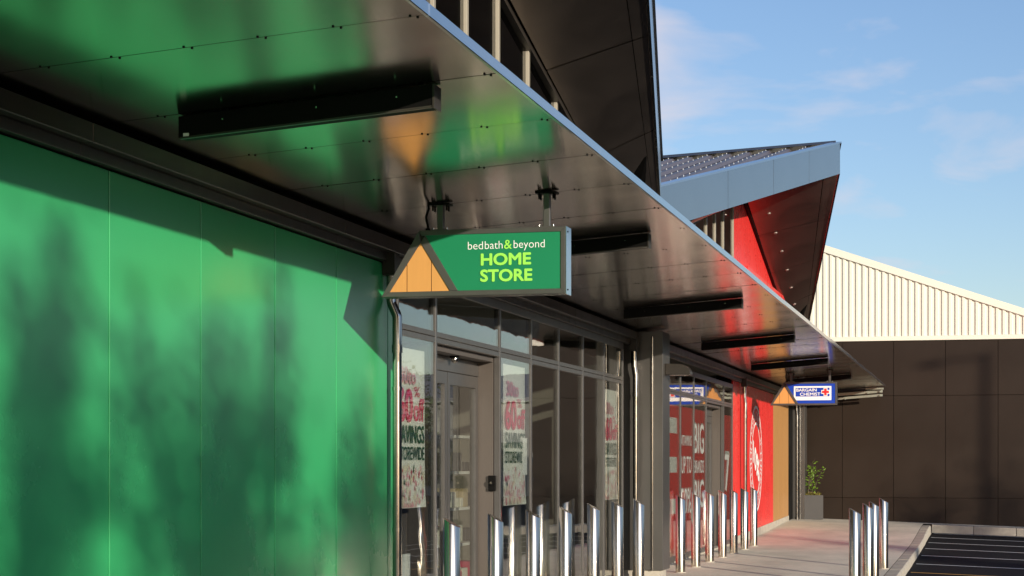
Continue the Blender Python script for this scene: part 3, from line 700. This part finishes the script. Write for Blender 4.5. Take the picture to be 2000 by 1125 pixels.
# ---------------------------------------------------------------- posters in the windows
def poster(y0, y1, z0, z1, label, seed):
    rr = random.Random(seed); T = empty('window_poster', (-.035, (y0+y1)/2, z0), label, 'poster', 'sale posters in the home store windows')
    x = -.030; n = 10; w = y1-y0; h = z1-z0
    vs = []
    for j in range(n+1):
        for i in range(5):
            t = j/n; bow = .012*math.sin(t*3.1+seed)+(.05*(max(0, .18-t)/.18)**2 if i == 4 else 0)
            vs.append((x-.006+bow*.2-.004*math.sin(i+seed), y0+w*i/4+(.03*max(0, .2-t) if i == 4 else 0), z0+h*t))
    mb = MB().add(vs, [(j*5+i, j*5+i+1, (j+1)*5+i+1, (j+1)*5+i) for j in range(n) for i in range(4)], True)
    mb.build('sheet', 'poster', T)
    t = lambda s, m, a, b, c, d, wt: text_part('print', s, m, T, (x+.002, y0+a*w, z0+b*h), Yv, Zv, c*w, d*h, wt)
    t('30to', 'pink', .10, .775, .55, .11, .02)
    t('60', 'magenta', .03, .535, .52, .215, .04); t('off', 'magenta', .58, .545, .38, .15, .03); t('%', 'magenta', .60, .70, .2, .065, .0)
    t('SAVINGS', 'dgreen', .04, .405, .92, .115, .02); t('STOREWIDE', 'dgreen', .04, .30, .92, .085, .012)
    for m, cnt in (('pink', 46), ('pinkd', 20), ('cream', 46), ('dgreen', 10)):
        g = MB()
        for _ in range(cnt):
            py = y0+.04*w+rr.random()*w*.92; pz = z0+h*(.01+.25*rr.random()**1.5); s = rr.uniform(.012, .038)*(1.2 if m == 'cream' else 1)
            k = 7 if m != 'dgreen' else 3
            pts = []
            for q in range(2*k):
                a = math.pi*q/k+rr.random(); rad = s*(1 if q % 2 else .45)
                pts.append((x+.002+.0004*rr.random(), min(max(py+rad*math.cos(a), y0+.005), y1-.005), max(pz+rad*math.sin(a)*1.2, z0+.005)))
            g.add([(x+.002, py, pz)]+pts, [(0, q+1, (q+1) % (2*k)+1) for q in range(2*k)])
        tag(g.build('floral_print', m, T), kind='stuff')
poster(14.62, 15.42, 1.15, 2.46, 'sale poster in the window beside the green wall', 1)
poster(18.18, 19.08, 1.10, 2.50, 'sale poster in the window right of the sliding door', 2)
poster(23.35, 24.22, 1.06, 2.45, 'sale poster in the last store window before the column', 3)
o = box('notice_card', 'white', None, -.026, -.022, 14.63, 14.98, .42, .78); tag(o, 'small blank white card low in the first window', 'notice')
o = box('notice_card', 'white', None, -.026, -.022, 18.92, 19.12, 1.40, 1.78); tag(o, 'white card taped to the window right of the door', 'notice')

# ---------------------------------------------------------------- small fittings
T = empty('door_sensor', (-.14, 16.75, 2.47), 'small door sensor under the head of the store entrance', 'sensor')
MB().tube([(-.14, 16.75, 2.497), (-.14, 16.75, 2.48)], .045, 14).build('base_plate', 'black', T)
MB().tube([(-.14, 16.75, 2.48), (-.135, 16.74, 2.455), (-.13, 16.73, 2.44)], [.035, .032, .015], 14).build('sensor_head', 'chrome', T)
T = empty('door_switch', (-.05, 17.86, 1.32), 'black switch box with round knob on the entrance reveal', 'switch')
box('back_box', 'black', T, -.105, -.035, 17.835, 17.869, 1.25, 1.40, .004)
MB().tube([(-.07, 17.835, 1.33), (-.07, 17.81, 1.33)], .025, 14).build('knob', 'black', T)
MB().tube([(-.07, 17.812, 1.33), (-.07, 17.807, 1.33)], .012, 10).build('key_face', 'chrome', T)
T = empty('wall_lamp', (.44, 25.25, 2.75), 'curved bronze wall lamp on the grey column', 'lamp')
pr = [(.442, 2.70), (.78, 2.70), (.775, 2.745), (.755, 2.785), (.72, 2.815), (.67, 2.835), (.60, 2.845), (.442, 2.85)]
MB().prism([(a, 25.12, b) for a, b in pr], (0, .22, 0)).build('lamp_body', 'bronze', T, .006)
box('lamp_lens', 'lamp', T, .5, .74, 25.14, 25.32, 2.694, 2.699)

# planter and shrub
T = empty('planter', (.45, 47.95, path_z(.45, 48)), 'square grey planter box behind the end column', 'planter')
T.rotation_euler.z = math.radians(10)
def local(mb, name, m, par, bevel=0.):
    me, c = mb.mesh(name, m, bevel); o = bpy.data.objects.new(name, me); C.objects.link(o); o.parent = par; o.location = c; return o
H = .60
b = MB(); b.box(-.30, .24, -.25, -.22, 0, H).box(-.30, .24, .22, .25, 0, H).box(-.30, -.27, -.22, .22, 0, H).box(.21, .24, -.22, .22, 0, H)
local(b, 'box_wall', 'planter', T); local(MB().box(-.27, .21, -.22, .22, .3, H-.04), 'soil', 'soil', T)
def leaf(mb, p, d, L, w, rr):
    d = d.normalized(); s = d.cross(Vector((rr.uniform(-.4, .4), rr.uniform(-.4, .4), 1))).normalized()*w; n = d.cross(s).normalized()*L*.12
    mb.add([p, p+d*L*.35+s+n, p+d*L, p+d*L*.35-s+n, p+d*L*.45-n*.3], [(0,1,4),(1,2,4),(2,3,4),(3,0,4)])
P = empty('shrub', (.42, 47.95, .75), 'leafy green shrub growing in the grey planter', 'shrub')
rr = random.Random(3); lv = MB(); st = MB(); low = MB()
for k in range(7):
    a = rr.uniform(-1.2, 1.2) if k % 2 else rr.uniform(0, 6.28); lean = rr.uniform(.1, .42); h = rr.uniform(.4, .98)
    base = Vector((rr.uniform(-.12, .1), rr.uniform(-.12, .12), 0))
    pts = [base+Vector((math.cos(a)*lean*t*t, math.sin(a)*lean*t*t, h*t)) for t in fr(0, 1, 6)]
    st.tube(pts, [.009*(1-.7*t) for t in fr(0, 1, 6)], 6)
    for j in range(17):
        t = rr.uniform(.15, 1); p = base+Vector((math.cos(a)*lean*t*t, math.sin(a)*lean*t*t, h*t))
        d = Vector((rr.uniform(-1, 1), rr.uniform(-1, 1), rr.uniform(-.5, .8)))
        leaf(lv, p+d.normalized()*.03, d, rr.uniform(.07, .14), rr.uniform(.02, .036), rr)
for k in range(260):
    p = Vector((rr.uniform(-.25, .22), rr.uniform(-.2, .2), rr.uniform(-.06, .03)))
    leaf(low, p, Vector((rr.uniform(-1, 1), rr.uniform(-1, 1), rr.uniform(.1, 1))), rr.uniform(.04, .08), .012, rr)
local(st, 'stem', 'bark', P); local(lv, 'foliage', 'leaf', P); local(low, 'ground_foliage', 'moss', P)

# ---------------------------------------------------------------- goods inside the home store
def shelving(x, y0, y1, zs, label, seed, depth=.42):
    rr = random.Random(seed)
    T = empty('shelving_unit', (x, (y0+y1)/2, 0), label, 'shelving', 'shelving units inside the home store')
    box('back_board', 'wall_in', T, x-.03, x, y0, y1, .02, zs[-1]+.25)
    for y in (y0, y1): box('upright', 'frame', T, x-.03, x+.04, y-.02, y+.02, .02, zs[-1]+.3)
    for z in zs: box('shelf_board', 'shelf', T, x, x+depth, y0+.02, y1-.02, z, z+.03)
    for z in zs[:-1]:
        y = y0+.06; cnt = 0
        while y < y1-.25:
            w = rr.uniform(.1, .28); hh = rr.uniform(.1, .24)
            nm, m = rr.choice((('folded_towels', 'linen'), ('carton', 'cardbox'), ('storage_box', 'deep'), ('folded_towels', 'linen'), ('storage_box', 'pinkd')))
            o = box(nm, m, None, x+.06, x+depth-rr.uniform(.03, .12), y, y+w, z+.031, z+.031+hh, .008)
            goods.append((o, nm, zs.index(z), cnt, label)); cnt += 1; y += w+rr.uniform(.02, .10)
    return T
goods = []
shelving(-1.9, 16.9, 18.9, (.15, .55, .95, 1.35, 1.75), 'white shelving unit seen through the sliding door', 11)
shelving(-1.5, 19.9, 21.4, (.15, .6, 1.0, 1.4, 1.8), 'white shelving unit behind the window after the door', 12)
pretty = {'folded_towels': 'folded pale towels', 'carton': 'tan carton', 'storage_box': 'storage box'}
ords = ['first', 'second', 'third', 'fourth', 'fifth', 'sixth', 'seventh', 'eighth', 'ninth', 'tenth', 'eleventh', 'twelfth']
for o, nm, lev, k, lab in goods:
    where = 'behind the sliding door' if 'sliding' in lab else 'behind the window after the door'
    tag(o, '%s, %s along the %s shelf from below, %s' % (pretty[nm], ords[k], ords[lev], where), pretty[nm].split()[-1], 'goods on the store shelves')
T = empty('display_table', (-1.2, 16.2, 0), 'low white display table inside the sliding door', 'table')
box('table_top', 'shelf', T, -1.7, -.8, 15.9, 17.2, .72, .76); 
for a in (-1.65, -.85):
    for b2 in (15.95, 17.15): box('leg', 'shelf', T, a-.02, a+.02, b2-.02, b2+.02, .0, .719)
T = empty('cushion', (-1.25, 16.6, .76), 'plump cream cushion standing on the display table', 'cushion')
mb = MB(); n = 12
vs = []
for j in range(n+1):
    for i in range(n+1):
        u, v = i/n*2-1, j/n*2-1; th = .09*(max(0, (1-u**4)*(1-v**4)))**.5; vs.append((-1.25+th, 16.6+u*.3*(1-.06*v*v), 1.04+v*.28*(1-.06*u*u)))
vs2 = [(-1.25-(p[0]+1.25), p[1], p[2]) for p in vs]
fs = [(j*(n+1)+i, j*(n+1)+i+1, (j+1)*(n+1)+i+1, (j+1)*(n+1)+i) for j in range(n) for i in range(n)]
mb.add(vs, fs, True); mb.add(vs2, [tuple(reversed(f)) for f in fs], True); mb.build('cover', 'linen', T)

# ---------------------------------------------------------------- trees, lamp post and far buildings around the car park
def tree(X, Y, h, cr, label, seed, n=2600, low=.28, leafsize=.16, mid=.45, nb=16, sg=.30):
    rr = random.Random(seed); z0 = asph_z(X, Y)
    T = empty('car_park_tree', (X, Y, z0), label, 'tree', 'trees around the car park')
    tr = MB(); pts = [(0, 0, -.1), (.03, .02, h*.3), (-.03, .05, h*.6), (.02, 0, h*.92)]
    tr.tube(pts, [.15, .11, .07, .02], 10)
    cl = []
    for k in range(nb):
        a = rr.uniform(0, 6.28); t = rr.uniform(low, .95); r = cr*(1-.62*abs(t-mid)/.55)*rr.uniform(.35, 1.0)
        e = Vector((math.cos(a)*r, math.sin(a)*r, h*t)); s = Vector((0, 0, h*max(.2, t-.18)))
        tr.tube([s, s.lerp(e, .55)+Vector((0, 0, .12)), e], [.045, .03, .012], 6); cl.append(e)
        if nb > 12: cl.append(s.lerp(e, .6))
    local(tr, 'trunk', 'bark', T)
    lf = MB()
    for k in range(n):
        c = rr.choice(cl); p = c+Vector((rr.gauss(0, sg), rr.gauss(0, sg), rr.gauss(0, sg*1.5)))
        if p.z < h*low*.8: continue
        d = Vector((rr.uniform(-1, 1), rr.uniform(-1, 1), rr.uniform(-.8, .6)))
        leaf(lf, p, d, leafsize*rr.uniform(.7, 1.3), leafsize*.33, rr)
    local(lf, 'crown', 'treeleaf', T)
for k, (x, y, h, c, n) in enumerate(((19.0, -10.3, 8.7, .8, 1700), (19.3, -8.4, 8.2, .95, 1300), (19.0, -6.9, 8.6, .75, 1500), (19.2, -4.9, 7.7, .8, 1300))):
    tree(x, y, h, c, 'slim young tree, %s in the car park row' % ordn[k], 21+k, n, .5, .20, .72, 15, .16)
tree(27.0, 14.0, 7.9, 1.6, 'round young tree beside the parking bays', 24)
tree(29.0, 23.0, 8.5, 2.3, 'broad tree in front of the lamp post', 25, 3800, .12)
tree(33.5, 21.0, 9.8, 2.6, 'tall broad tree beyond the lamp post', 26, 3800, .12)
T = empty('lamp_post', (28.2, 25.65, asph_z(28.2, 25.65)), 'tall dark car park lamp post with single arm', 'lamp post')
local(MB().tube([(0, 0, 0), (0, 0, 11.0)], [.10, .07], 14), 'pole', 'column', T)
local(MB().tube([(0, 0, 10.9), (-.35, -.35, 10.95), (-.55, -.55, 10.93)], .035, 8), 'arm', 'column', T)
local(MB().box(-.85, -.45, -.85, -.45, 10.87, 10.95), 'lamp_head', 'column', T, .02)
local(MB().tube([(0, 0, 0), (0, 0, .08)], .2, 14), 'base_plate', 'column', T)

fb = empty('far_building', (38, 112, -.3), 'long pale grey building across the far side of the car park', 'building')
box('wall', 'farwall', fb, 14, 70, 110, 124, -.6, 5.2); 
MB().prism([(13.5, 109.5, 5.21), (70.5, 109.5, 5.21), (70.5, 117, 7.0), (13.5, 117, 7.0)], (0, 0, .2)).build('roof', 'farroof', fb)
for k in range(11): box('window', 'glass', fb, 17+k*4.8, 19.6+k*4.8, 109.93, 109.99, 1.2, 2.8)
tree(12.5, 84, 6.5, 2.6, 'broad tree before the far grey building', 31, 2600, .15, .24)
tree(22, 92, 7.5, 3.0, 'taller broad tree before the far grey building', 32, 2600, .15, .24)

ob = empty('opposite_building', (45, 60, -.3), 'long dark grey building along the opposite side of the car park', 'building')
box('wall', 'farwall', ob, 41, 60, -4, 132, -.6, 6.6); box('roof', 'farroof', ob, 40.4, 60.4, -4.4, 132.4, 6.61, 6.95)
for k in range(20): box('window', 'darkglass', ob, 40.93, 40.99, 2+k*6.3, 5.4+k*6.3, .6, 3.0)
